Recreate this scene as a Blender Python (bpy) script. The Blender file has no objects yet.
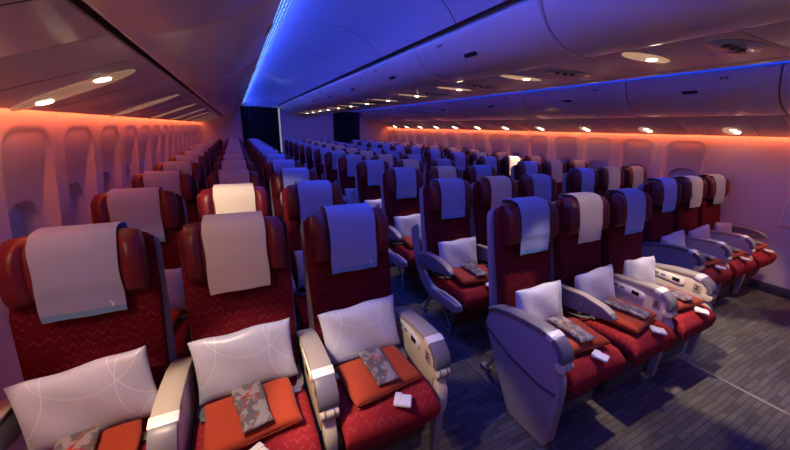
import bpy, bmesh, math, random
from mathutils import Vector, Matrix
random.seed(7)
S = bpy.context.scene
COL = S.collection
pi = math.pi

# ------------------------------------------------------------------ camera
yaw, pit, rol = .4608, .2935, .0296
fw = Vector((math.sin(yaw)*math.cos(pit), math.cos(yaw)*math.cos(pit), -math.sin(pit)))
r0 = Vector((math.cos(yaw), -math.sin(yaw), 0)); u0 = r0.cross(fw)
rr = math.cos(rol)*r0 + math.sin(rol)*u0
uu = -math.sin(rol)*r0 + math.cos(rol)*u0
cam = bpy.data.cameras.new('camera'); co = bpy.data.objects.new('camera', cam); COL.objects.link(co)
cam.sensor_width = 36; cam.sensor_fit = 'HORIZONTAL'; cam.lens = 316.2/790*36
cam.clip_start = .02; cam.clip_end = 60
M = Matrix((rr, uu, -fw)).transposed().to_4x4(); M.translation = Vector((.0427, 0, 1.55))
co.matrix_world = M
S.camera = co

# ------------------------------------------------------------------ world, light, exposure
S.view_settings.view_transform = 'Standard'; S.view_settings.look = 'None'
S.view_settings.gamma = 1; S.view_settings.use_curve_mapping = False
S.view_settings.exposure = 0.0
w = bpy.data.worlds.new('world'); S.world = w; w.use_nodes = True
w.node_tree.nodes['Background'].inputs[0].default_value = (.60, .38, .32, 1)
w.node_tree.nodes['Background'].inputs[1].default_value = .12

XC = 2.0914            # cabin centre line
PITCH = .8128; SP = .514
Y0 = {'left': 1.545, 'centre': 1.375, 'right': 1.655}
YB, YF = 10.75, -1.6   # rear bulkhead, open forward end

def area(name, loc, sx, sy, power, col, direction, spread=pi):
    l = bpy.data.lights.new(name, 'AREA'); l.shape = 'RECTANGLE'; l.size = sx; l.size_y = sy
    l.energy = power; l.color = col; l.spread = spread
    o = bpy.data.objects.new(name, l); COL.objects.link(o); o.location = loc
    z = -Vector(direction).normalized(); y = Vector((0, 1, 0)); x = y.cross(z).normalized()
    m = Matrix((x, z.cross(x), z)).transposed().to_4x4(); m.translation = Vector(loc); o.matrix_world = m
    return o
def spot(loc, tgt, power, col=(1, .80, .58), ang=34, blend=.35, rad=.02):
    l = bpy.data.lights.new('reading_light_beam', 'SPOT'); l.energy = power; l.color = col
    l.spot_size = math.radians(ang); l.spot_blend = blend; l.shadow_soft_size = rad
    o = bpy.data.objects.new('reading_light_beam', l); COL.objects.link(o)
    o.location = loc
    o.rotation_euler = (Vector(tgt)-Vector(loc)).to_track_quat('-Z', 'Y').to_euler()
    return o
LEN = YB-YF-.1; YM = (YB+YF)/2
BLUE = (.03, .09, 1.0); ORANGE = (1.0, .17, .055)
# cove light strips above the outboard bins (blue) and behind the valances (orange)
area('cove_light_left', (XC-1.70, YM, 2.185), .03, LEN, 75, BLUE, (.45, 0, .9))
area('cove_light_right', (XC+1.70, YM, 2.185), .03, LEN, 75, BLUE, (-.45, 0, .9))
area('grille_light_left', (XC-1.745, YM, 2.125), .03, LEN, 30, BLUE, (.60, 0, -.80), 2.0)
area('grille_light_right', (XC+1.745, YM, 2.125), .03, LEN, 12, BLUE, (-.25, 0, -.97), 1.9)
area('sidewall_light_left', (XC-2.812, YM, 1.605), .014, LEN, 25, ORANGE, (-.45, 0, -1))
area('sidewall_light_right', (XC+2.812, YM, 1.605), .014, LEN, 25, ORANGE, (.45, 0, -1))
SPOTS = [
 # forward left service panel, over the nearest row
 ((-.56, .93, 1.60), (-.50, 1.12, .55), 20, 36), ((-.34, .86, 1.70), (.02, 1.10, .5), 34, 38),
 ((-.26, .80, 1.72), (.46, 1.02, .5), 34, 34),
 ((-.38, 1.62, 1.66), (.02, 2.30, 1.12), 30, 34),
 ((-.38, .84, 1.70), (-.02, 1.47, 1.02), 9, 34), ((-.60, .84, 1.58), (-.50, 1.47, 1.02), 3.5, 40),  # extra weak beams added to brighten the nearest left headrest cloths
 # centre service panel
 ((2.03, .75, 1.90), (2.09, 1.36, 1.05), 6, 24), ((4.50, .84, 1.69), (4.50, 1.62, 1.05), 5, 50),  # beams added to lift the nearest centre and right headrest cloths
 ((2.00, .98, 1.90), (1.60, .85, .5), 30, 32), ((2.03, .96, 1.90), (2.06, .85, .5), 26, 30),
 ((2.12, .98, 1.90), (2.60, .85, .5), 26, 32), 
 ((1.98, 1.77, 1.90), (1.62, 1.72, .5), 24, 30), ((1.98, 2.60, 1.90), (1.60, 2.55, .5), 24, 30),
 ((2.08, 1.05, 1.90), (1.10, 1.05, 0), 34, 22),
 ((2.18, .98, 1.90), (3.10, .55, 0), 55, 44),
 ((1.98, 3.40, 1.90), (1.60, 3.35, .5), 22, 30),
 # right service panel
 ((4.62, .80, 1.66), (3.70, 1.02, .5), 20, 30), ((4.66, .80, 1.65), (4.20, 1.02, .5), 20, 30),
 ((4.70, .80, 1.63), (4.70, 1.05, .5), 20, 32), ((4.62, .72, 1.66), (3.60, .35, 0), 50, 40),
 ((4.50, 3.72, 1.68), (4.23, 4.0, 1.08), 40, 22),
]
for a, b, p, an in SPOTS: spot(a, b, p*(1.8 if 1 < a[0] < 3 else 1.6), ang=an)

# ------------------------------------------------------------------ materials
def mat(name, col, rough=.5, metal=0, spec=.5, coat=0, emit=None, es=0, sheen=0):
    m = bpy.data.materials.new(name); m.use_nodes = True; b = m.node_tree.nodes['Principled BSDF']
    b.inputs['Base Color'].default_value = (*col, 1); b.inputs['Roughness'].default_value = rough
    b.inputs['Metallic'].default_value = metal; b.inputs['Specular IOR Level'].default_value = spec
    b.inputs['Coat Weight'].default_value = coat; b.inputs['Sheen Weight'].default_value = sheen
    if emit: b.inputs['Emission Color'].default_value = (*emit, 1); b.inputs['Emission Strength'].default_value = es
    return m
class NT:
    def __init__(s, m): s.t = m.node_tree; s.b = s.t.nodes['Principled BSDF']; s.tc = s.t.nodes.new('ShaderNodeTexCoord')
    def n(s, k, **kw):
        x = s.t.nodes.new(k)
        for a, v in kw.items(): setattr(x, a, v)
        return x
    def L(s, a, b): s.t.links.new(a, b)
    def m(s, op, a, b=None, c=None):
        x = s.n('ShaderNodeMath', operation=op)
        for i, v in enumerate((a, b, c)):
            if v is None: continue
            if isinstance(v, (int, float)): x.inputs[i].default_value = v
            else: s.L(v, x.inputs[i])
        return x.outputs[0]
    def noise(s, scale, vec=None, detail=3, stretch=None):
        x = s.n('ShaderNodeTexNoise'); x.inputs['Scale'].default_value = scale; x.inputs['Detail'].default_value = detail
        v = vec or s.tc.outputs['Object']
        if stretch:
            mp = s.n('ShaderNodeMapping'); mp.inputs['Scale'].default_value = stretch; s.L(v, mp.inputs[0]); v = mp.outputs[0]
        s.L(v, x.inputs['Vector']); return x.outputs['Fac']
    def mix(s, fac, a, b):
        x = s.n('ShaderNodeMix', data_type='RGBA')
        s.L(fac, x.inputs[0]) if not isinstance(fac, (int, float)) else setattr(x.inputs[0], 'default_value', fac)
        for i, v in ((6, a), (7, b)):
            if isinstance(v, tuple): x.inputs[i].default_value = (*v, 1)
            else: s.L(v, x.inputs[i])
        return x.outputs[2]
    def bump(s, h, st, dist=.002):
        x = s.n('ShaderNodeBump'); x.inputs['Strength'].default_value = st; x.inputs['Distance'].default_value = dist
        s.L(h, x.inputs['Height']); s.L(x.outputs[0], s.b.inputs['Normal'])
    def xyz(s):
        x = s.n('ShaderNodeSeparateXYZ'); s.L(s.tc.outputs['Object'], x.inputs[0]); return x.outputs

def fabric(name, base, line, vert=True):
    m = mat(name, base, .85, spec=.15); t = NT(m); X, Y, Z = t.xyz()
    H = Z if vert else Y
    # wandering rows of flying-bird chevrons
    tri = t.m('PINGPONG', t.m('ADD', X, t.m('MULTIPLY', t.noise(9), .05)), .017)
    ph = t.m('ADD', t.m('MULTIPLY', H, 30), t.m('ADD', t.m('MULTIPLY', tri, 34), t.m('MULTIPLY', t.noise(5), 1.5)))
    f = t.m('ABSOLUTE', t.m('SUBTRACT', t.m('FRACT', ph), .5))
    ln = t.m('LESS_THAN', f, .055)
    mask = t.m('GREATER_THAN', t.noise(30, detail=1), .46)
    k = t.m('MULTIPLY', t.m('MULTIPLY', ln, mask), .5)
    t.L(t.mix(k, base, line), t.b.inputs['Base Color'])
    t.bump(t.noise(420, detail=1), .3, .001)
    return m
M_fab = fabric('burgundy_woven_fabric', (.115, .003, .010), (.34, .07, .06))
M_cush = fabric('red_woven_fabric', (.29, .016, .022), (.50, .11, .09), False)
M_leather = mat('burgundy_leather', (.125, .005, .010), .42)
t = NT(M_leather); t.bump(t.noise(160), .15, .001)
M_pad = mat('dark_red_padding', (.10, .006, .010), .7)
M_shell = mat('lavender_grey_shell', (.31, .275, .31), .42)
M_cream = mat('cream_plastic', (.66, .56, .43), .38)
M_cap = mat('warm_grey_arm_pad', (.36, .30, .25), .42)
M_capd = mat('slate_grey_arm_cap', (.16, .14, .17), .38)
M_band = mat('pale_band', (.80, .74, .68), .3)
M_dark = mat('dark_plastic', (.03, .028, .035), .35)
M_trimd = mat('dark_trim', (.09, .075, .10), .4)
M_metal = mat('seat_metal', (.35, .34, .36), .35, .8)
M_black = mat('black_screen', (.008, .008, .012), .15)
M_btn = mat('grey_button', (.20, .19, .20), .5)
M_belt = mat('grey_belt', (.13, .12, .13), .8)
M_tag = mat('red_tag', (.6, .02, .02), .6)
M_white = mat('white_packet', (.85, .80, .74), .5)
def cloth(name, a, strip=None):
    m = mat(name, a, .9, spec=.2); t = NT(m)
    X, Y, Z = t.xyz()
    c = t.mix(t.m('MULTIPLY', t.noise(7), .35), a, tuple(v*.80 for v in a))
    if strip: c = t.mix(t.m('LESS_THAN', Z, .893), c, strip)
    t.L(c, t.b.inputs['Base Color']); t.bump(t.noise(500, detail=1), .3, .0006); return m
M_clothG = cloth('grey_blue_headrest_cloth', (.33, .38, .58), (.17, .36, .56))
M_clothB = cloth('beige_headrest_cloth', (.70, .58, .46))
M_emb = mat('emblem_thread', (.80, .78, .80), .6)
M_pil = mat('satin_pillow', (.50, .49, .60), .34, sheen=.3)
t = NT(M_pil); X, Y, Z = t.xyz()
def ring(cx, cz, r, wd=.0013):
    d = t.m('SQRT', t.m('ADD', t.m('POWER', t.m('SUBTRACT', X, cx), 2), t.m('POWER', t.m('SUBTRACT', Z, cz), 2)))
    return t.m('LESS_THAN', t.m('ABSOLUTE', t.m('SUBTRACT', d, r)), wd)
g = ring(-.30, .10, .20)
for a in ((-.10, -.34, .26), (.30, .14, .22), (.36, .02, .27), (.02, .20, .17), (.24, -.16, .12)): g = t.m('MAXIMUM', g, ring(*a))
t.L(t.mix(t.m('MULTIPLY', g, .45), (.50, .49, .60), (.93, .92, .95)), t.b.inputs['Base Color'])
t.bump(t.noise(14), .35, .01)
M_blank = mat('rust_orange_blanket', (.38, .05, .018), .9, spec=.2, sheen=.1); t = NT(M_blank); t.bump(t.noise(240), .5, .002)
M_pouch = mat('paisley_pouch', (.2, .2, .2), .4); t = NT(M_pouch)
v = t.n('ShaderNodeTexVoronoi'); v.inputs['Scale'].default_value = 34; t.L(t.tc.outputs['Object'], v.inputs[0])
nn = t.noise(30, detail=4)
c1 = t.mix(t.m('GREATER_THAN', nn, .52), (.11, .095, .095), (.27, .23, .22))
c2 = t.mix(t.m('LESS_THAN', v.outputs['Distance'], .30), c1, (.24, .08, .06))
t.L(c2, t.b.inputs['Base Color']); t.bump(nn, .6, .004)
# shell of the cabin
M_wall = mat('sidewall_panel', (.74, .60, .58), .48)
M_bin = mat('bin_plastic', (.78, .68, .62), .32, coat=.15)
M_psu = mat('service_panel_plastic', (.72, .60, .52), .36)
M_lens = mat('reading_light_lens', (.75, .58, .42), .25, emit=(1, .60, .34), es=.16)  # faint emission imitates lamp light spilling over the lens
M_lensc = mat('glowing_light_lens', (.75, .58, .42), .25, emit=(1, .62, .34), es=.38)  # stronger emission, lamp spill put into the lens colour
M_ceil = mat('ceiling_panel', (.60, .58, .64), .30, coat=.2); t = NT(M_ceil); X, Y, Z = t.xyz()
ln = t.m('LESS_THAN', t.m('ABSOLUTE', t.m('SUBTRACT', t.m('FRACT', t.m('MULTIPLY', t.m('SUBTRACT', Y, 1.22), 1/1.13)), .5)), .0045)
t.L(t.mix(ln, (.60, .58, .64), (.10, .09, .12)), t.b.inputs['Base Color'])
M_bulk = mat('bulkhead_laminate', (.58, .50, .60), .55)
M_curtain = mat('black_curtain', (.006, .006, .012), .95)
M_gal = mat('galley_glow', (.8, .85, 1), .5, emit=(.70, .82, 1), es=.3)
M_lamp = mat('reading_lamp', (1, .8, .55), .3, emit=(1, .80, .52), es=22)
M_led = mat('amber_led', (1, .4, .2), .5, emit=(1, .20, .06), es=.9)
M_blue = mat('blue_grille_light', (.2, .4, 1), .5, emit=(.05, .25, 1), es=3.0); t = NT(M_blue); X, Y, Z = t.xyz()
bars = t.m('LESS_THAN', t.m('FRACT', t.m('MULTIPLY', Y, 11)), .80)
rows_ = t.m('LESS_THAN', t.m('FRACT', t.m('MULTIPLY', t.m('SUBTRACT', X, XC-1.788), 50)), .45)
gap = t.m('GREATER_THAN', t.m('FRACT', t.m('MULTIPLY', Y, 1/.565)), .05)
kk = t.m('MULTIPLY', t.m('MULTIPLY', bars, rows_), gap)
t.L(t.mix(kk, (.0, .06, .9), (.30, .62, 1)), t.b.inputs['Emission Color'])
t.L(t.m('ADD', .55, t.m('MULTIPLY', kk, .9)), t.b.inputs['Emission Strength'])
M_blue2 = mat('blue_cove_light', (.1, .2, 1), .5, emit=(0, .055, 1), es=1.0)
M_carpet = mat('streaked_carpet', (.1, .09, .09), .95); t = NT(M_carpet)
br = t.n('ShaderNodeTexBrick'); br.inputs['Scale'].default_value = 1; br.inputs['Brick Width'].default_value = .17
br.inputs['Row Height'].default_value = .030; br.inputs['Mortar Size'].default_value = .0022; br.inputs['Bias'].default_value = 0
br.inputs['Color1'].default_value = (.060, .050, .045, 1); br.inputs['Color2'].default_value = (.15, .125, .105, 1); br.inputs['Mortar'].default_value = (.030, .026, .026, 1)
br.offset_frequency = 3; br.offset = .37
nz = t.n('ShaderNodeVectorMath', operation='ADD'); nn = t.n('ShaderNodeTexNoise'); nn.inputs['Scale'].default_value = 3
t.L(t.tc.outputs['Object'], nn.inputs['Vector'])
sc_ = t.n('ShaderNodeVectorMath', operation='SCALE'); sc_.inputs['Scale'].default_value = .03; t.L(nn.outputs['Color'], sc_.inputs[0])
t.L(t.tc.outputs['Object'], nz.inputs[0]); t.L(sc_.outputs[0], nz.inputs[1]); t.L(nz.outputs[0], br.inputs['Vector'])
t.L(t.mix(t.m('MULTIPLY', t.noise(60, stretch=(.12, 1, 1)), .6), br.outputs['Color'], (.05, .045, .05)), t.b.inputs['Base Color'])
t.bump(t.noise(500, detail=1), .5, .002)

# ------------------------------------------------------------------ helpers
def link(name, verts, faces, m, parent=None, smooth=True, loc=None, rot=None, bev=0, seg=2):
    me = bpy.data.meshes.new(name); me.from_pydata([tuple(v) for v in verts], [], faces)
    bm = bmesh.new(); bm.from_mesh(me)
    bmesh.ops.remove_doubles(bm, verts=bm.verts, dist=1e-6)
    bmesh.ops.recalc_face_normals(bm, faces=bm.faces)
    if bev:
        ed = [e for e in bm.edges if len(e.link_faces) == 2 and e.calc_face_angle(0) > .6]
        bmesh.ops.bevel(bm, geom=ed, offset=bev, segments=seg, profile=.5, affect='EDGES', clamp_overlap=True)
    bm.to_mesh(me); bm.free()
    for p in me.polygons: p.use_smooth = smooth
    if smooth: me.set_sharp_from_angle(angle=math.radians(40))
    me.materials.append(m)
    o = bpy.data.objects.new(name, me); COL.objects.link(o)
    if parent: o.parent = parent
    if loc: o.location = loc
    if rot: o.rotation_euler = rot
    return o
def tag(o, label=None, cat=None, group=None, kind=None):
    if label: o['label'] = label
    if cat: o['category'] = cat
    if group: o['group'] = group
    if kind: o['kind'] = kind
    return o
def empty(name, loc=(0, 0, 0)):
    o = bpy.data.objects.new(name, None); o.empty_display_size = .05; COL.objects.link(o); o.location = loc; return o
def boxg(x0, x1, y0, y1, z0, z1):
    v = [(x, y, z) for x in (x0, x1) for y in (y0, y1) for z in (z0, z1)]
    f = [(0, 1, 3, 2), (4, 6, 7, 5), (0, 4, 5, 1), (2, 3, 7, 6), (0, 2, 6, 4), (1, 5, 7, 3)]
    return v, f
def box(name, b, m, parent=None, bev=.004, **k):
    v, f = boxg(*b); return link(name, v, f, m, parent, bev=bev, **k)
class MB:
    def __init__(s): s.v = []; s.f = []
    def add(s, vf):
        n = len(s.v); s.v += list(vf[0]); s.f += [tuple(i+n for i in q) for q in vf[1]]; return s
def prism(poly, a0, a1, axis='x'):
    """poly = list of 2D points; axis x -> (y,z) poly, axis y -> (x,z) poly, axis z -> (x,y)"""
    n = len(poly)
    def P(p, a): return {'x': (a, p[0], p[1]), 'y': (p[0], a, p[1]), 'z': (p[0], p[1], a)}[axis]
    v = [P(p, a0) for p in poly]+[P(p, a1) for p in poly]
    f = [tuple(range(n)), tuple(range(2*n-1, n-1, -1))]+[(i, (i+1) % n, n+(i+1) % n, n+i) for i in range(n)]
    return v, f
def tubeg(pts, r, n=8):
    pts = [Vector(p) for p in pts]; v = []; f = []
    for i, p in enumerate(pts):
        d = (pts[min(i+1, len(pts)-1)]-pts[max(i-1, 0)]).normalized()
        a = d.cross(Vector((0, 0, 1))) if abs(d.z) < .95 else d.cross(Vector((0, 1, 0)))
        a.normalize(); b = d.cross(a)
        rad = r[i] if isinstance(r, (list, tuple)) else r
        for k in range(n): v.append(p+rad*(math.cos(2*pi*k/n)*a+math.sin(2*pi*k/n)*b))
    for i in range(len(pts)-1):
        for k in range(n): f.append((i*n+k, i*n+(k+1) % n, (i+1)*n+(k+1) % n, (i+1)*n+k))
    f.append(tuple(range(n))); f.append(tuple((len(pts)-1)*n+k for k in reversed(range(n))))
    return v, f
def slabg(nu, nv, P, T, pu=8, pv=8):
    """closed soft slab: P(u,v,t) maps u,v in [-1,1], t = signed half thickness factor"""
    v = []; f = []
    for s in (1, -1):
        for j in range(nv+1):
            for i in range(nu+1):
                u = math.sin(pi/2*(2*i/nu-1)); w_ = math.sin(pi/2*(2*j/nv-1))
                t_ = T*math.sqrt(max(0, (1-abs(u)**pu)*(1-abs(w_)**pv)))
                v.append(P(u, w_, s*t_))
    n = (nu+1)*(nv+1)
    for s in (0, 1):
        for j in range(nv):
            for i in range(nu):
                a = s*n+j*(nu+1)+i; q = (a, a+1, a+nu+2, a+nu+1)
                f.append(q if s == 0 else q[::-1])
    return v, f
def arc(cx, cy, r, a0, a1, n):
    return [(cx+r*math.cos(math.radians(a0+(a1-a0)*i/n)), cy+r*math.sin(math.radians(a0+(a1-a0)*i/n))) for i in range(n+1)]
def bez(p0, p1, p2, n):
    return [tuple((1-t)**2*a+2*t*(1-t)*b+t*t*c for a, b, c in zip(p0, p1, p2)) for t in [i/n for i in range(n+1)]]
def copy_tree(o, parent=None):
    c = o.copy(); COL.objects.link(c)
    if parent: c.parent = parent
    for ch in [x for x in kids.get(o.name, [])]: copy_tree(ch, c)
    return c
kids = {}
def reg(root):
    kids.clear()
    for o in COL.objects:
        if o.parent: kids.setdefault(o.parent.name, []).append(o)

# ------------------------------------------------------------------ structure
def struct(o): o['kind'] = 'structure'; return o
struct(box('floor', (XC-3.1, XC+3.1, YF, YB+.7, -.06, 0), M_carpet, bev=0))
WP = [(1.68, 2.835), (1.575, 2.855), (1.3, 2.895), (1.0, 2.93), (.7, 2.945), (.35, 2.925), (.12, 2.89), (0, 2.875)]
def wall_d(z):
    for (z1, d1), (z0, d0) in zip(WP, WP[1:]):
        if z >= z0: return d0+(d1-d0)*(z-z0)/(z1-z0)
    return WP[-1][1]
WY = [2.015+.543*k for k in range(0, 16)]          # window centres
def sst(a, b, x): x = max(0, min(1, (x-a)/(b-a))); return x*x*(3-2*x)
def recess(y, z, k0):
    best = 0
    for k in range(k0, 16):
        yc = 2.015+.543*k
        if abs(y-yc) > .27: continue
        # tall arched scoop: half width .205, top 1.515, bottom .60
        hw = .205; top = 1.515; rc = .12
        dx = abs(y-yc)
        dz = z-(top-rc)
        if dz > 0:
            qx = max(0, dx-(hw-rc)); sd = math.hypot(qx, dz)-rc if (qx > 0 or True) else dz-rc
        else: sd = dx-hw
        sdb = .60-z; sd = max(sd, sdb)
        ramp = .009+.050*sst(1.52, 1.05, z)
        v_ = ramp*sst(.004, -.026, sd)
        # inner reveal around the shade
        hw2 = .145; t2 = 1.175; r2 = .115
        dz2 = abs(z-.965)-(t2-.965-r2)
        q = max(0, dx-(hw2-r2)); sd2 = math.hypot(q, max(0, dz2))-r2
        v_ += .05*sst(.003, -.012, sd2)
        best = max(best, v_)
    return best
def wall(side, name):
    ys = []; y = YF; k0 = 0
    while y < YB: ys.append(y); y += .30 if y < 1.45 else (.0125 if y < 5.2 else .02)
    ys.append(YB)
    zs = [1.68, 1.62]+[1.56-.0125*i for i in range(0, 84)]+[.45, .35, .2, .12, 0]
    v = []; f = []
    for z in zs:
        for yy in ys:
            d = wall_d(z)+(recess(yy, z, k0) if 1.7 < yy < 10.7 and .55 < z < 1.56 else 0)
            for k in SEAMS:
                if abs(yy-k) < .007: d += .006
            v.append((XC+side*d, yy, z))
    n = len(ys)
    for j in range(len(zs)-1):
        for i in range(n-1): f.append((j*n+i, j*n+i+1, (j+1)*n+i+1, (j+1)*n+i))
    # outer skin gives the wall its thickness
    b = len(v)
    for z in (1.68, .9, 0):
        for yy in (YF, YB): v.append((XC+side*(wall_d(z)+.16), yy, z))
    f += [(b, b+1, b+3, b+2), (b+2, b+3, b+5, b+4)]
    return struct(link(name, v, f, M_wall))
SEAMS = [1.245]+[2.2865+.543*k for k in range(0, 15, 2)]
wall(-1, 'wall_left'); wall(1, 'wall_right')
# pulled-down shades inside the reveals
def shade(side, yc, n):
    pts = []
    for a in range(0, 360, 12):
        c, s_ = math.cos(math.radians(a)), math.sin(math.radians(a))
        pts.append((yc+(.03*(1 if c > 0 else -1) if abs(c) > 1e-6 else 0)+.102*c, .965+(.095*(1 if s_ > 0 else -1) if abs(s_) > 1e-6 else 0)+.102*s_))
    x = XC+side*(2.925+.105)
    o = link('window_%d' % n, *prism(pts, x, x+side*.008, 'x'), M_shade, bev=.002)
    struct(o)
    link('window_handle', *prism([(yc-.05, .80), (yc+.05, .80), (yc+.045, .812), (yc-.045, .812)], x-side*.006, x-side*.0, 'x'), M_shade, o, bev=.001)
M_shade = mat('window_shade', (.52, .46, .50), .5)
n = 1
for side in (-1, 1):
    for yc in WY: shade(side, yc, n); n += 1

# rear bulkhead with two curtained doorways
mb = MB()
CUR = [(.25, 1.345, 2.10), (3.00, 3.90, 2.09)]
xs = [XC-3.1, .25, 1.345, 3.00, 3.90, XC+3.1]
for i in (0, 2, 4): mb.add(boxg(xs[i], xs[i+1], YB, YB+.05, 0, 2.6))
for a, b_, zt in CUR: mb.add(boxg(a, b_, YB, YB+.05, zt, 2.6))
struct(link('wall_back', mb.v, mb.f, M_bulk, smooth=False))
struct(box('wall_galley', (XC-3.1, XC+3.1, YB+.66, YB+.70, 0, 2.6), M_bulk, bev=0))
struct(box('ceiling_galley', (XC-3.1, XC+3.1, YB+.05, YB+.66, 2.45, 2.5), M_bulk, bev=0))
def curtain(x0, x1, z1, label):
    N = 120; v = []; f = []
    for s in (0, 1):
        for j in range(2):
            for i in range(N+1):
                x = x0+(x1-x0)*i/N
                y = YB-.03+.018*math.sin(i*.62)+.006*math.sin(i*1.7)-(.004 if s else 0)
                v.append((x, y, (.01, z1-.03)[j]))
    m_ = N+1
    for s in (0, 1):
        for i in range(N): a = s*2*m_+i; f.append((a, a+1, a+1+m_, a+m_))
    for j in (0, 1):
        for i in range(N): a = j*m_+i; f.append((a, a+1, a+1+2*m_, a+2*m_))
    for i in (0, N): f.append((i, i+m_, i+3*m_, i+2*m_))
    r = empty('aisle_curtain', ((x0+x1)/2, YB-.03, 0)); tag(r, label, 'curtain')
    for q in range(len(v)): v[q] = (v[q][0]-(x0+x1)/2, v[q][1]-(YB-.03), v[q][2])
    link('fabric', v, f, M_curtain, r)
    box('curtain_rail', (-(x1-x0)/2, (x1-x0)/2+.05, -.012, .012, z1-.03, z1-.012), M_metal, r, bev=.003)
curtain(.255, 1.285, 2.10, 'black curtain closing the left aisle in the rear bulkhead')
curtain(3.00, 3.90, 2.09, 'black curtain closing the right aisle in the rear bulkhead')
o = box('galley_glow_panel', (1.15, 1.50, YB+.30, YB+.33, 0, 2.25), M_gal, bev=.005)  # glowing panel added to stand in for the lit galley behind the gap
tag(o, 'bright pale panel added as galley glow beside the left curtain', 'light')

# ceilings over the two aisles
def ceiling(side, name):
    p = [(1.725, 2.158), (1.712, 2.21), (1.65, 2.27), (1.5, 2.335), (1.3, 2.365), (1.12, 2.355), (.97, 2.31), (.86, 2.235), (.797, 2.165)]
    pts = []
    for a, b_ in zip(p, p[1:]): pts += [tuple(a[i]+(b_[i]-a[i])*k/4 for i in (0, 1)) for k in range(4)]
    pts.append(p[-1])
    for _ in range(3):
        q = pts[:]
        for i in range(1, len(pts)-1): q[i] = tuple((pts[i-1][k]+2*pts[i][k]+pts[i+1][k])/4 for k in (0, 1))
        pts = q
    poly = [(XC+side*d, z) for d, z in pts]+[(XC+side*.80, 2.5), (XC+side*1.80, 2.5)]
    return struct(link(name, *prism(poly, YF, YB, 'y'), M_ceil))
ceiling(-1, 'ceiling_left'); ceiling(1, 'ceiling_right')
struct(box('ceiling', (XC-3.1, XC+3.1, YF, YB, 2.5, 2.55), M_ceil, bev=0))
# visible grille lamps along the outer edge of each ceiling
for s_, nm in ((-1, 'left'), (1, 'right')):
    a = XC+s_*1.788; b_ = XC+s_*1.727
    v, f = prism([(a, 2.122), (b_, 2.158), (b_, 2.168), (a, 2.132)], YF, YB-.02, 'y')
    o = link('ceiling_light_strip', v, f, M_blue if s_ < 0 else M_blue2, smooth=False)
    tag(o, 'long glowing blue grille lamp along the %s aisle ceiling' % nm, 'light')
# amber LED strips tucked behind the valances
for s_, nm in ((-1, 'left'), (1, 'right')):
    o = box('sidewall_light_strip', (XC+s_*2.812-.008, XC+s_*2.812+.008, YF, YB-.02, 1.609, 1.618), M_led, bev=0)
    tag(o, 'amber light strip above the %s window panels' % nm, 'light')

# ------------------------------------------------------------------ overhead bins
def face_pts(kind):
    if kind == 'out': return bez((2.285, 1.764), (1.86, 1.815), (1.80, 2.118), 14)
    return bez((.355, 1.93), (.69, 1.92), (.775, 2.136), 14)
def bin_unit(side, y0, y1, kind, label):
    r = empty('overhead_bin', (0, (y0+y1)/2, 0)); hl = (y1-y0)/2-.005
    f = face_pts(kind)
    if kind == 'out':
        poly = f+[(1.84, 2.138), (2.0, 2.30), (2.45, 2.28), (2.60, 1.98), (2.32, 1.82)]
    else:
        poly = f+[(.74, 2.16), (.5, 2.45), (.06, 2.45), (.06, 1.985), (.352, 1.985)]
    link('bin_door', *prism([(XC+side*d, z) for d, z in poly], -hl, hl, 'y'), M_bin, r, bev=.015, seg=3)
    # latch recess: a dark rounded oval paddle set on the curved face
    i = 10 if kind == 'out' else 9
    p, q = f[i], f[i+1]; tx, tz = q[0]-p[0], q[1]-p[1]; L_ = math.hypot(tx, tz); tx /= L_; tz /= L_
    nx, nz = tz, -tx
    if kind == 'out': nx, nz = (-abs(nx), -abs(nz))
    else: nx, nz = (abs(nx), -abs(nz))
    def P(a, b_, h): return (XC+side*(p[0]+tx*b_+nx*h), a, p[1]+tz*b_+nz*h)
    for nm, (ha, hb, h0, h1, mm) in {'latch': (.075, .023, -.004, .004, M_bin), 'latch_paddle': (.062, .015, .003, .0062, M_dark)}.items():
        ring_ = []
        for k in range(28):
            c, s2 = math.cos(2*pi*k/28), math.sin(2*pi*k/28)
            ring_.append(((ha-hb)*(1 if c > 0 else -1)+hb*c, hb*s2))
        v = [P(a, b_, h0) for a, b_ in ring_]+[P(a, b_, h1) for a, b_ in ring_]; n_ = len(ring_)
        fc = [tuple(range(n_)), tuple(range(2*n_-1, n_-1, -1))]+[(k, (k+1) % n_, n_+(k+1) % n_, n_+k) for k in range(n_)]
        o = link(nm, v, fc, mm, r if nm == 'latch' else la, bev=0)
        if nm == 'latch': la = o
    # small row placard near one end, above the door seam
    i = 13; p = f[12]
    mbp = MB()
    for k, wd in enumerate((.010, .006, .012, .008)):
        a = (hl-.34 if kind == 'cen' else -hl+.30)+k*.016
        v = [P2(side, f, 12.3+dh, a+da, .0006+h) for h in (0, .0008) for da, dh in ((0, 0), (wd, 0), (wd, .45), (0, .45))]
        mbp.add((v, [(0, 1, 2, 3), (7, 6, 5, 4), (0, 4, 5, 1), (1, 5, 6, 2), (2, 6, 7, 3), (3, 7, 4, 0)]))
    link('row_placard', mbp.v, mbp.f, M_dark, r)
    tag(r, label, 'overhead bin', 'overhead bins')
    return r
def P2(side, f, t_, y, h):
    i = min(int(t_), len(f)-2); k = t_-i; p, q = f[i], f[i+1]
    tx, tz = q[0]-p[0], q[1]-p[1]; L_ = math.hypot(tx, tz); n1, n2 = tz/L_, -tx/L_
    out = f is not None and f[0][0] > f[-1][0]
    if out: n1, n2 = -abs(n1), -abs(n2)
    else: n1, n2 = abs(n1), -abs(n2)
    return (XC+side*(p[0]+k*tx+n1*h), y, p[1]+k*tz+n2*h)
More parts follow.
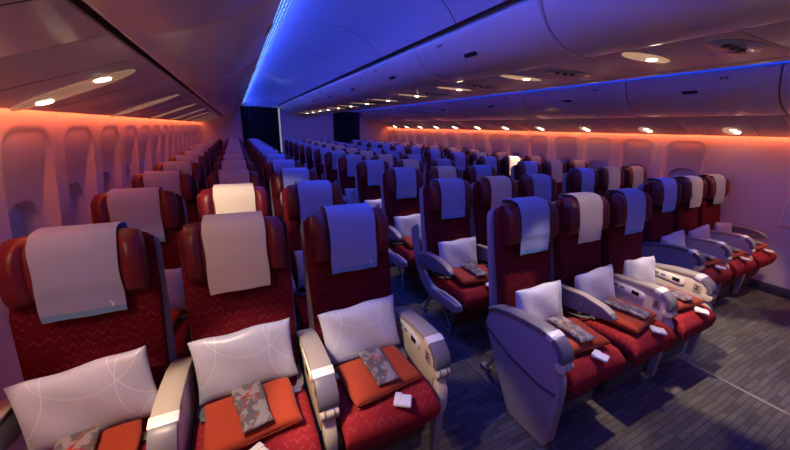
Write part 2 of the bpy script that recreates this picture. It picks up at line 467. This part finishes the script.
ORD = ['nearest', 'second', 'third', 'fourth', 'fifth', 'sixth', 'seventh', 'eighth', 'ninth', 'tenth', 'eleventh', 'twelfth', 'thirteenth', 'fourteenth', 'fifteenth']
osz = [-.35, 1.12, 2.26, 3.68, 5.10, 6.52, 7.94, 9.36, YB-.07]
for side, nm in ((-1, 'left'), (1, 'right')):
    for i, (a, b_) in enumerate(zip(osz, osz[1:])):
        bin_unit(side, a, b_, 'out', 'curved overhead bin over the %s window seats, %s from the front' % (nm, ORD[i]))
csz = [-1.07]+[1.20-1.13+1.13*k for k in range(0, 10)]
csz = [c for c in csz if c < YB-.6]+[YB-.07]
for side, nm in ((-1, 'left'), (1, 'right')):
    for i, (a, b_) in enumerate(zip(csz, csz[1:])):
        bin_unit(side, a, b_, 'cen', 'centre overhead bin facing the %s aisle, %s from the front' % (nm, ORD[i]))

for n_, s_ in enumerate((-1, 1)):
    x0, x1 = sorted((XC+s_*2.285, XC+s_*2.42)); struct(box('gap_shade_strip_%d' % (n_+1), (x0, x1, YF, YB, 1.790, 1.80), M_curtain, bev=0))  # near-black strip put in as the shade inside the bin gap
# ------------------------------------------------------------------ service panels with reading lights
def pmap(side, p0, p1):
    """local frame on a sloping panel: a along Y, b from p0 to p1 (0..1), h outwards (down)"""
    tx, tz = p1[0]-p0[0], p1[1]-p0[1]; L_ = math.hypot(tx, tz); nx, nz = tz/L_, -tx/L_
    if nz > 0: nx, nz = -nx, -nz
    return lambda a, b_, h: (XC+side*(p0[0]+tx*b_/L_+nx*h), a, p0[1]+tz*b_/L_+nz*h)
def plate(name, P, ring_, h0, h1, m, parent, bev=0):
    n_ = len(ring_); v = [P(a, b_, h0) for a, b_ in ring_]+[P(a, b_, h1) for a, b_ in ring_]
    fc = [tuple(range(n_)), tuple(range(2*n_-1, n_-1, -1))]+[(k, (k+1) % n_, n_+(k+1) % n_, n_+k) for k in range(n_)]
    return link(name, v, fc, m, parent, bev=bev)
def ell(ca, cb, ra, rb, n_=24, sk=0): return [(ca+ra*math.cos(2*pi*k/n_)+sk*rb*math.sin(2*pi*k/n_), cb+rb*math.sin(2*pi*k/n_)) for k in range(n_)]
PV0, PV1 = (2.795, 1.582), (2.308, 1.760)
LP_ = math.hypot(PV0[0]-PV1[0], PV0[1]-PV1[1])
def out_psu(side, yc, half, label, lit=True):
    r = empty('service_panel', (0, yc, 0)); P = pmap(side, PV0, PV1); L_ = LP_
    ring_ = [(-half+.002, 0), (half-.002, 0), (half-.002, L_), (-half+.002, L_)]
    plate('panel', P, ring_, -.016, 0, M_psu, r, bev=.003)
    # upstanding lip at the valance and return edge
    dy = .06 if side < 0 else 0
    if side < 0:
        plate('reading_light_housing', P, ell(-.0, .224, .085, .235, 32, sk=-.36), -.002, .005, M_lens, r, bev=.002)
        sp = [(.078, .100), (-.080, .345)] if True else 0
        for a, b_ in sp: plate('reading_light', P, ell(a*.95, b_, .030, .026, 16), .004, .008, M_lamp if lit and abs(yc-1.7) < .2 or yc < 1 else M_lens, r)
    else:
        plate('reading_light_housing', P, ell(.0, .15, .075, .10, 28), -.002, .006, M_lensc, r, bev=.002)
        for a, b_ in ((-.035, .125), (-.02, .185)): plate('reading_light', P, ell(a, b_, .026, .024, 14), .005, .009, M_lamp if lit else M_lens, r)
    for a in (-half*.45, half*.5):
        plate('panel_slot', P, [(a-.002, .03), (a+.002, .03), (a+.002, L_-.03), (a-.002, L_-.03)], -.001, .0008, M_trimd, r)
    tag(r, label, 'service panel', 'service panels above the window seats'); return r
y = 1.70-1.13*2; i = 0
while y < YB-.3:
    out_psu(-1, y, .565, 'service panel with twin reading lights over left window seats, %s from the front' % ORD[i], True); y += 1.13; i += 1
y = 1.57-.8128*3; i = 0
while y < YB-.3:
    out_psu(1, y, .4064, 'service panel with small reading lights over right window seats, %s from the front' % ORD[i]); y += .8128; i += 1
def cen_psu(yc, half, label, lit):
    r = empty('service_panel', (0, yc, 0)); P = lambda a, b_, h: (XC+b_, a, 1.935-h)
    plate('panel', P, [(-half+.002, -.338), (half-.002, -.338), (half-.002, .338), (-half+.002, .338)], -.03, 0, M_psu, r, bev=.003)
    plate('reading_light_housing', P, [(a*.16, -.13+b_*1.5) for a, b_ in ell(0, 0, .30, .13, 30)], -.002, .005, M_lensc, r, bev=.002)
    for b_ in (-.08,) if lit == 1 else (-.16, -.04): plate('reading_light', P, ell(0, b_, .022, .022, 16), .004, .009, M_lamp, r)
    plate('air_vent_lens', P, ell(-.315, -.05, .075, .20, 26), -.002, .004, M_vent, r, bev=.001)
    for b_ in (-.14, -.07, .0):
        plate('air_nozzle', P, ell(-.31, b_, .017, .017, 14), .003, .016, M_trimd, r, bev=.002)
    tag(r, label, 'service panel', 'centre service panels'); return r
M_vent = mat('vent_lens_blue', (.30, .42, .52), .2)
y = 1.05-.8128*3; i = 0
while y < YB-.2:
    cen_psu(y, .4064, 'flat service panel with warm reading light over centre seats, %s from the front' % ORD[i], 1); y += .8128; i += 1

# ------------------------------------------------------------------ seats (local: x across, y 0 at head top, z up; faces -y)
def yf(z): return -.20+.21*(z-.45)
def backrest(parent):
    def P(u, v, t_):
        z = .40+(1.141-.40)*(v+1)/2-.016*abs(u)**5*sst(.9, 1, v)
        hw = .208+.011*sst(.5, .95, z)-(.02*sst(.9, 1.0, -v) if v < 0 else 0)-.020*sst(.86, 1, v)**2
        x = hw*u
        wing = .022*abs(u)**4*(t_ > 0)                 # side bolsters
        wing *= 1-sst(.88, .94, z)
        lum = .012*math.exp(-((z-.62)/.12)**2)
        return (x, yf(z)+.035-t_-(wing+lum*(t_ > 0)*(1-u*u)), z)
    return link('backrest', *slabg(18, 22, P, .035, 10, 14), M_fab, parent)
def backshell(parent):
    def P(u, v, t_):
        z = .36+(1.114-.36)*(v+1)/2
        x = .226*u*(1-.15*sst(.86, 1, v)**2)
        return (x, yf(z)+.092-t_, z)
    return link('back_shell', *slabg(12, 16, P, .028, 12, 12), M_shell, parent)
HZ, HH, HT = 1.044, .118, .045
def headrest(parent):
    def P(u, v, t_):
        z = HZ+HH*v - (.012*abs(u)**4*(v > 0)*v)
        x = (.194+.004*math.cos(v*1.4))*u*(1-.05*sst(.6, 1, v))
        ear = .030*sst(.60, .76, abs(u))*(1-.6*abs(v)**3)-.008*math.exp(-((abs(u)-.62)/.05)**2)
        fr = (ear+.010*(1-abs(v)**6))*(t_ > 0)
        return (x, yf(z)-.006-t_*(1 if t_ > 0 else .3)-fr, z)
    return link('headrest', *slabg(36, 24, P, HT, 8, 5), M_leather, parent)
def cushion(parent):
    def P(u, v, t_):
        y_ = -.420+.250*v
        x = .213*u
        fr = max(0, -v)
        top = .400+.012*fr+.012*(abs(u)**4)-.02*sst(.75, 1, fr)-.046*sst(.08, .45, v)
        return (x, y_, top+t_-(.035*sst(.8, 1, fr) if t_ < 0 else 0)+(.004*(1-u*u)*(t_ > 0)))
    return link('seat_cushion', *slabg(18, 20, P, .058, 10, 9), M_cush, parent)
def legrest(parent):
    def P(u, v, t_):
        z = .255+.105*v
        return (.205*u, -.575-.02*v+t_*-1, z)
    a = link('leg_rest', *slabg(12, 10, P, .026, 12, 6), M_pad, parent)
    b_ = box('leg_rest_panel', (-.195, .195, -.565, -.545, .06, .16), M_trimd, a, bev=.006)
    mb = MB()
    for x in (-.16, .16): mb.add(tubeg([(x, -.53, .30), (x, -.56, .10)], .008, 6))
    link('leg_rest_bracket', mb.v, mb.f, M_metal, a)
    return a
def frame(parent):
    mb = MB()
    for y_ in (-.22, -.50): mb.add(boxg(-.215, .215, y_-.018, y_+.018, .335, .362))
    link('seat_frame', mb.v, mb.f, M_metal, parent, bev=.003)
    for x in (-.15, .15):
        mb = MB(); mb.add(tubeg([(x, -.50, .34), (x, -.44, .02)], .014)); mb.add(boxg(x-.02, x+.02, -.47, -.40, 0, .022))
        link('leg', mb.v, mb.f, M_metal, parent)
        mb = MB(); mb.add(tubeg([(x, -.22, .34), (x, -.06, .02)], .014)); mb.add(boxg(x-.02, x+.02, -.09, -.02, 0, .022))
        mb.add(tubeg([(x, -.24, .30), (x, -.43, .06)], .008))
        link('leg', mb.v, mb.f, M_metal, parent)
    box('life_vest_tag', (-.02, .02, -.515, -.51, .19, .30), M_tag, parent, bev=.001)
def belt(parent):
    for s_ in (-1, 1):
        pts = [(s_*.213, -.20, .446), (s_*.213, -.27, .440), (s_*.208, -.335, .447), (s_*.19, -.38, .463)]
        v = []; f = []
        for i, p in enumerate(pts):
            for dx, dz in ((-.0, -.0015), (-s_*.026, -.0015), (-s_*.026, .0015), (-.0, .0015)): v.append((p[0]+dx, p[1]+(.015 if abs(dx) > 0 else 0), p[2]+dz))
        for i in range(3):
            for k in range(4): f.append((i*4+k, i*4+(k+1) % 4, i*4+4+(k+1) % 4, i*4+4+k))
        f += [(0, 1, 2, 3), (15, 14, 13, 12)]
        b_ = link('seat_belt', v, f, M_belt, parent)
        box('buckle', (s_*.165-.022, s_*.165+.022, -.405, -.37, .466, .475), M_metal, b_, bev=.003)
ARMTOP = [(-.10, .560), (-.16, .592), (-.25, .618), (-.36, .636), (-.46, .644), (-.52, .640)]
ARMFR = [(-.562, .624), (-.592, .597), (-.608, .560), (-.604, .530)]
def strip(top, th, x0, x1, lower=None):
    """band following the arm outline, th thick inward"""
    n_ = len(top); ins = []
    for i, p in enumerate(top):
        a = top[max(0, i-1)]; b_ = top[min(n_-1, i+1)]; d = (b_[0]-a[0], b_[1]-a[1]); L_ = math.hypot(*d)
        ins.append((p[0]-d[1]/L_*-th*-1, p[1]+d[0]/L_*th) if True else p)
    # inward = to the right of travel (travel is toward -y): rotate
    ins = [(p[0]+(q[0]-p[0]), p[1]+(q[1]-p[1])) for p, q in zip(top, ins)]
    return prism(top+ins[::-1], x0, x1, 'x')
def box_arm(parent, x, outer=False, control=0, low=True):
    """tray-table armrest of the front row: x = centre"""
    w_ = .031
    poly = [(-.11, .548)]+[(a, b_-.010) for a, b_ in ARMTOP[1:]]+[(-.556, .610), (-.582, .588), (-.596, .556), (-.590, .515), (-.575, .47)]
    poly += ([(-.60, .43), (-.612, .36), (-.606, .06), (-.585, .02), (-.37, .012), (-.33, .03), (-.12, .40), (-.095, .46)] if outer else [(-.57, .40), (-.12, .38), (-.10, .46)])
    a = link('armrest', *prism(poly, x-w_, x+w_, 'x'), M_shell if outer else M_cream, parent, bev=.007, seg=2)
    link('arm_pad', *strip(ARMTOP, .024, x-.041, x+.041), M_capd if outer else M_cap, a, bev=.005)
    link('pale_band', *strip([(-.50, .6425), (-.52, .641), (-.54, .6345)], .028, x-.0425, x+.0425), M_band, a, bev=.002)
    link('front_cap', *strip([(-.536, .636)]+ARMFR, .030, x-.040, x+.040), M_capd, a, bev=.005)
    # hinge knuckle with rings
    mb = MB(); n_ = 16
    mb.add(tubeg([(x-.036, -.590, .508), (x+.036, -.590, .508)], .026, n_))
    kn = link('hinge', mb.v, mb.f, M_cream, a, bev=.003)
    mb = MB()
    for dx in (-.018, .018): mb.add(tubeg([(x+dx-.003, -.590, .508), (x+dx+.003, -.590, .508)], .0275, n_))
    link('hinge_ring', mb.v, mb.f, M_metal, kn)
    if not outer:
        # front post below the hinge
        mb = MB(); mb.add(prism([(-.560, .475), (-.598, .470), (-.622, .43), (-.628, .36), (-.618, .30), (-.590, .27), (-.570, .30)], x-.024, x+.024, 'x'))
        link('front_post', mb.v, mb.f, M_cream, a, bev=.006)
        mb = MB(); mb.add(prism([(-.560, .30), (-.612, .30), (-.606, .05), (-.570, .04)], x-.020, x+.020, 'x'))
        link('lower_post', mb.v, mb.f, M_shell, a, bev=.004)
    else:
        s_ = x-w_-.003 if parent.get('_side', -1) < 0 else x+w_
        # dark trim sweeping diagonally over the outer face, groove and speaker holes
        out = -1
        f0 = x-w_-.004; f1 = x-w_+.001
        tr = [(-.10, .44), (-.30, .372), (-.50, .345), (-.598, .36)]
        mb = MB()
        for p, q in zip(tr, tr[1:]): mb.add(prism([p, q, (q[0], q[1]-.016), (p[0], p[1]-.016)], f0, f1, 'x'))
        link('side_trim', mb.v, mb.f, M_trimd, a)
        mb = MB()
        for i in range(5):
            for j in range(4): mb.add(tubeg([(f0+.002, -.50+.022*i+.004*j, .11+.020*j), (f1, -.50+.022*i+.004*j, .11+.020*j)], .0032, 6))
        link('vent_holes', mb.v, mb.f, M_trimd, a)
        mb = MB()
        gp = bez((-.20, .50), (-.40, .60), (-.53, .585), 8)+bez((-.53, .585), (-.57, .50), (-.50, .43), 6)[1:]+bez((-.50, .43), (-.34, .42), (-.20, .50), 8)[1:]
        mb.add(tubeg([(f1, a_, b_) for a_, b_ in gp], .0022, 5)); link('panel_groove', mb.v, mb.f, M_shell, a)
    if control:
        s_ = -1 if control < 0 else 1
        xf = x+s_*w_
        def q(y_, z_, h): return (xf+s_*h, y_, z_)
        def stad(y0, z0, y1, z1, r_, n_=10):
            dy, dz = y1-y0, z1-z0; L_ = math.hypot(dy, dz); an = math.degrees(math.atan2(dz, dy))
            return arc(y1, z1, r_, an-90, an+90, n_)+arc(y0, z0, r_, an+90, an+270, n_)
        def pl(name, ring_, h0, h1, m, par, bev=0):
            n_ = len(ring_); v = [q(*p, h0) for p in ring_]+[q(*p, h1) for p in ring_]
            fc = [tuple(range(n_)), tuple(range(2*n_-1, n_-1, -1))]+[(k, (k+1) % n_, n_+(k+1) % n_, n_+k) for k in range(n_)]
            return link(name, v, fc, m, par, bev=bev)
        c = pl('handset', stad(-.20, .575, -.43, .560, .025), -.002, .010, M_band if control else M_cream, a, bev=.002)
        pl('handset_screen', [(-.425, .574), (-.38, .577), (-.38, .552), (-.425, .549)], .010, .0125, M_black, c, bev=.001)
        for k in range(3):
            pl('handset_button', stad(-.225-.045*k, .573-.003*k, -.24-.045*k, .572-.003*k, .008, 6), .010, .0125, M_btn, c)
        pl('socket', [(-.500, .582), (-.545, .578), (-.548, .520), (-.505, .520)], -.001, .003, M_cap, a, bev=.001)
        mb = MB()
        for z_ in (.563, .545):
            n0 = [q(-.520, z_+.004, h) for h in (.003, .0045)]
            mb.add(boxg(min(q(0, 0, .002)[0], q(0, 0, .005)[0]), max(q(0, 0, .002)[0], q(0, 0, .005)[0]), -.532, -.514, z_-.004, z_+.004))
        link('socket_hole', mb.v, mb.f, M_black, a)
    if outer == 2: a.location.y = -.04
    return a
def slim_arm(parent, x, m_top=None):
    poly = [(-.08, .575), (-.20, .618), (-.36, .632), (-.48, .618), (-.545, .590), (-.555, .572), (-.53, .556), (-.36, .520), (-.20, .490), (-.10, .470)]
    a = link('armrest', *prism(poly, x-.022, x+.022, 'x'), M_capd, parent, bev=.009, seg=3)
    link('arm_pad', *strip([(-.10, .576), (-.20, .622), (-.36, .636), (-.48, .622), (-.53, .600)], .012, x-.026, x+.026), m_top or M_cap, a, bev=.004)
    mb = MB()
    for y_ in (-.36, -.40, -.45): mb.add(tubeg([(x-.026, y_, .572), (x-.020, y_, .572)], .007, 8)) if x < 9 else None
    link('recline_button', mb.v, mb.f, M_metal, a)
    return a
def side_shell(parent, x):
    top = bez((.0, .80), (-.13, .30), (-.44, .395), 14)+[(-.58, .40), (-.66, .39)]
    bot = [(-.67, .35), (-.60, .30), (-.44, .285)]+bez((-.40, .28), (-.06, .22), (.075, .74), 12)
    a = link('side_shell', *prism(top+bot, x-.014, x+.014, 'x'), M_shell, parent, bev=.006)
    link('shell_edge', *prism([(-.30, .375), (-.64, .385), (-.645, .368), (-.30, .355)], x-.018, x+.018, 'x'), M_band, a, bev=.003)
    return a
def make_seat(arms):
    r = empty('airline_seat')
    backshell(r); backrest(r); headrest(r); cushion(r); legrest(r); frame(r); belt(r)
    for a in arms:
        k = a[0]
        if k == 'box': box_arm(r, a[1], control=a[2])
        elif k == 'outer': box_arm(r, a[1], outer=True)
        elif k == 'outer2': box_arm(r, a[1], outer=2)
        elif k == 'slim': slim_arm(r, a[1])
        elif k == 'shell': side_shell(r, a[1])
    return r
H = SP/2
PRO = {
 'A1': [('slim', -H+.02), ('box', H, -1)], 'B1': [('box', H, -1)], 'C1': [('box', H, -1)],
 'D1': [('outer2', -H), ('slim', H)], 'E1': [('box', H, -1)], 'F1': [('box', H, -1)],
 'G1': [('outer', -H), ('box', H, 0)], 'H1': [('box', H, 0)], 'I1': [('slim', H-.03)],
 'L': [('slim', -H), ('shell', -H+.012)], 'M': [('slim', -H)], 'R': [('slim', -H), ('slim', H), ('shell', H-.012)],
 'W': [('slim', -H+.035)], 'X': [('slim', -H), ('slim', H-.035)],
}
protos = {k: make_seat(v) for k, v in PRO.items()}
# headrest cloths
def make_cover(m, emblem):
    g_ = .0065; pts = []
    for k in range(4): z = 1.132+.018*k/3; pts.append((yf(z)+.082, z))      # up the back of the seat
    tf = HT*math.sqrt(1-.9**5); zb = HZ+HH*.9; ya = yf(zb)
    f_ = -.006-tf-.010*(1-.9**6)-g_; c_ = (f_+.082)/2; a_ = (.082-f_)/2
    for k in range(1, 12):                               # over the top
        a = pi*k/12; pts.append((ya+c_+a_*math.cos(a), zb+.003+(.1*HH+g_)*math.sin(a)))
    for k in range(1, 14):                                  # down the front
        v_ = .9-1.65*k/13; t_ = HT*math.sqrt(1-abs(v_)**5); z = HZ+HH*v_; pts.append((yf(z)-.006-t_-.010*(1-abs(v_)**6)-g_, z))
    y_, z_ = pts[-1]
    for k in range(1, 6): pts.append((y_-.006*math.sin(k/5*pi/2), z_+(.870-z_)*k/5))
    YE = pts[-1][0]
    N = 12; v = []; f = []
    L_ = len(pts)
    for s in (0, 1):
        for i, (y_, z_) in enumerate(pts):
            a = pts[max(0, i-1)]; b_ = pts[min(L_-1, i+1)]; d = (b_[0]-a[0], b_[1]-a[1]); q_ = math.hypot(*d); nn_ = (d[1]/q_, -d[0]/q_)
            for k in range(N+1):
                u = 2*k/N-1; wob = .0025*(1+math.sin(u*5+1))*sst(1.0, .87, z_)*(i > 18)
                x = (.117+.002*math.sin(i*.5))*u
                v.append((x, y_+nn_[0]*.0025*s-wob, z_+nn_[1]*.0025*s))
    n_ = L_*(N+1)
    for s in (0, 1):
        for i in range(L_-1):
            for k in range(N): a = s*n_+i*(N+1)+k; f.append((a, a+1, a+N+2, a+N+1))
    for i in range(L_-1):
        for k in (0, N): a = i*(N+1)+k; f.append((a, a+N+1, a+N+1+n_, a+n_))
    for i in (0, L_-1):
        for k in range(N): a = i*(N+1)+k; f.append((a, a+1, a+1+n_, a+n_))
    o = link('headrest_cover', v, f, m)
    if emblem:
        # antelope head in outline: round face, two swept horns
        mb = MB(); y_ = YE-.0115; cx, cz = .082, .905
        mb.add(prism([(cx-.004, cz-.006), (cx+.002, cz-.009), (cx+.006, cz-.002), (cx+.004, cz+.004), (cx-.001, cz+.004)], y_, y_+.0015, 'y'))
        mb.add(prism([(cx+.001, cz+.003), (cx-.006, cz+.011), (cx-.010, cz+.012), (cx-.006, cz+.009), (cx-.001, cz+.003)], y_, y_+.0015, 'y'))
        mb.add(prism([(cx+.004, cz+.003), (cx-.001, cz+.013), (cx-.005, cz+.016), (cx-.002, cz+.011), (cx+.002, cz+.003)], y_, y_+.0015, 'y'))
        link('emblem', mb.v, mb.f, M_emb, o)
    return o
covG = make_cover(M_clothG, True); covB = make_cover(M_clothB, False)
def make_pillow():
    def P(u, v, t_):
        k = 1-.05*(1-abs(v)**2.2)*0
        x = .191*u*(1-.06*(1-v*v)*0+.02*abs(v)**3-.035*(1-abs(v)**2)*abs(u)**3)
        z = .130*v*(1+.02*abs(u)**3-.05*(1-abs(u)**2)*abs(v)**3*0)
        return (x, -t_*(1+.12*math.sin(5*u+3*v)), z+.004*math.sin(u*6))
    return link('pillow', *slabg(28, 22, P, .040, 4.5, 4.0), M_pil)
pil = make_pillow()
def make_blanket():
    def P(u, v, t_):
        return (.158*u+.004*math.sin(v*3), .118*v+.004*math.sin(u*4), .024+t_*(1+.08*math.sin(4*u)*math.cos(3*v)))
    o = link('folded_blanket', *slabg(18, 14, P, .024, 12, 12), M_blank)
    v = []
    mb = MB(); mb.add(tubeg([(-.15, -.1185, .020), (0, -.122, .022), (.15, -.1185, .020)], .0015, 4))
    link('fold_edge', mb.v, mb.f, M_blank, o)
    return o
blk = make_blanket()
def make_pouch():
    def P(u, v, t_):
        return (.052*u*(1+.06*math.sin(v*3)), .112*v, t_*(1+.15*math.sin(6*u+2)*math.cos(5*v))+.010)
    o = link('amenity_pouch', *slabg(14, 22, P, .014, 5, 6), M_pouch)
    mb = MB()
    mb.add(tubeg([(-.052, .03, .014), (-.02, .035, .0265), (.02, .02, .0265), (.052, .01, .014)], .0016, 5))
    mb.add(tubeg([(-.045, -.04, .018), (-.01, .02, .0265), (.02, .09, .022)], .0016, 5))
    link('drawstring', mb.v, mb.f, M_tag, o)
    return o
pch = make_pouch()
def make_packet():
    v, f = boxg(-.030, .030, -.036, .036, 0, .016)
    o = link('headset_packet', v, f, M_white, bev=.006, seg=3)
    link('folded_flap', *prism([(-.030, .020), (.030, .006), (.030, .034), (-.026, .036)], .0155, .0185, 'z'), M_white, o, bev=.001)
    return o
pkt = make_packet()
reg(None)

blocks = [('left', [-SP, 0, SP], 'ABC', 12), ('centre', [XC-.0-SP, XC, XC+SP], 'DEF', 12), ('right', [4.214-SP, 4.214, 4.214+SP], 'GHI', 12)]
COLN = {'A': 'left window column', 'B': 'middle column of the left block', 'C': 'left-block column beside the left aisle',
        'D': 'centre-block column beside the left aisle', 'E': 'middle column of the centre block', 'F': 'centre-block column beside the right aisle',
        'G': 'right-block column beside the right aisle', 'H': 'middle column of the right block', 'I': 'right window column'}
used = set()
def inst(o, x, y, z, rot=None):
    c = o if o.name not in used else copy_tree(o)
    used.add(o.name)
    c.location = (x, y, z)
    if rot: c.rotation_euler = rot
    return c
usedproto = set()
random.seed(11)
for bn, xs_, letters, nr in blocks:
    for k in range(nr):
        yy = Y0[bn]+k*PITCH
        if yy > YB-.15: continue
        for j, x in enumerate(xs_):
            L_ = letters[j]; key = L_+'1' if k == 0 else {'A': 'W', 'B': 'M', 'C': 'R', 'D': 'L', 'E': 'M', 'F': 'R', 'G': 'L', 'H': 'M', 'I': 'X'}[L_]
            c = inst(protos[key], x, yy, 0)
            rowt = '%s row' % ORD[k]
            extra = {'A1': 'with a thick armrest', 'B1': 'between thick cream armrests', 'C1': 'with cream handset armrest', 'D1': 'with full grey side panel', 'E1': 'with handset armrest', 'F1': 'with handset armrest', 'G1': 'with plain grey side panel', 'H1': 'with rounded grey armrest', 'I1': 'beside the wall'}.get(L_+str(k+1), '')
            tag(c, ('burgundy seat %s, %s, %s' % (extra, rowt, COLN[L_])).replace('seat ,', 'seat,'), 'seat', 'burgundy airline seats')
            beige = L_ in 'BEH'
            cv = inst(covB if beige else covG, x+(.006 if L_+str(k) == 'A0' else 0), yy, 0)
            tag(cv, '%s headrest cloth, %s, %s' % ('beige' if beige else 'grey-blue', rowt, COLN[L_]), 'headrest cover', 'headrest cloths')
            if k < 2 or (L_ == 'D' and k < 5) or (L_ == 'G' and k < 3):
                tilt = {'A1': -.13, 'B1': -.05, 'C1': -.07, 'D1': -.02, 'E1': -.08, 'F1': .04, 'D2': -.02, 'G1': -.10, 'H1': -.12, 'I1': .1}.get(L_+str(k+1), random.uniform(-.06, .06))
                dx = {'D1': -.018, 'E1': -.015, 'F1': -.015, 'B1': -.01, 'A1': .0, 'C1': -.01}.get(L_+str(k+1), random.uniform(-.012, .012))
                small = .96 if letters != 'ABC' else 1
                p = inst(pil, x+dx, yy-.277, .600 if small == 1 else ((.574 if L_ == 'D' and k == 0 else .582 if k == 0 else .590) if L_ in 'DEF' else .572), (-.24, tilt, 0)); p.scale = (small, 1, small if L_ in 'ABCDEF' else .84)
                tag(p, 'white satin pillow with thin curved lines, %s, %s' % (rowt, COLN[L_]), 'pillow', 'pillows on the seats')
                if k < 2 or (L_ in 'DE' and k < 4):
                    rz = {'A1': .12, 'B1': .10, 'C1': .12, 'D1': -.12, 'E1': .18, 'F1': -.1}.get(L_+str(k+1), random.uniform(-.12, .12))
                    b_ = inst(blk, x+dx*.5, yy-.475, .481, (0, 0, rz))
                    tag(b_, 'folded rust-orange blanket on the red cushion, %s, %s' % (rowt, COLN[L_]), 'blanket', 'folded blankets')
                    q_ = inst(pch, x+dx*.5, yy-.475, .538, (0, 0, rz+random.uniform(-.1, .1)))
                    tag(q_, 'grey paisley pouch on a folded blanket, %s, %s' % (rowt, COLN[L_]), 'pouch', 'paisley pouches')
                    h_ = inst(pkt, x+.02+random.uniform(-.02, .02), yy-.638, .473, (0, 0, rz+random.uniform(.3, .9)))
                    tag(h_, 'small white headset packet at cushion front, %s, %s' % (rowt, COLN[L_]), 'packet', 'white headset packets')

# ------------------------------------------------------------------ small fixtures
for i, x in enumerate((1.36, XC+.73)):
    o = box('seat_track', (x-.012, x+.012, YF+.1, YB-.1, 0, .0025), M_trimd, bev=0)
    tag(o, 'dark seat track strip in the carpet by the %s aisle' % ('left', 'right')[i], 'track')
def track(x, nm): pass
# attendant fitting on the forward right wall
r = empty('wall_fitting', (XC+2.915, .985, .90)); tag(r, 'raised grey panel on the right wall at the picture edge', 'panel')
box('housing', (-.035, .02, -.16, .10, -.19, .19), M_wall, r, bev=.02, seg=3)
box('recess', (-.039, -.033, -.02, .05, .02, .14), M_capd, r, bev=.006)
for s_, nm in ((-1, 'left'), (1, 'right')):
    struct(box('baseboard_'+nm, (XC+s_*2.875-.012, XC+s_*2.875+.012, YF, YB, 0, .10), M_trimd, bev=.003))
for p in protos.values():
    if p.name not in used: bpy.data.objects.remove(p)
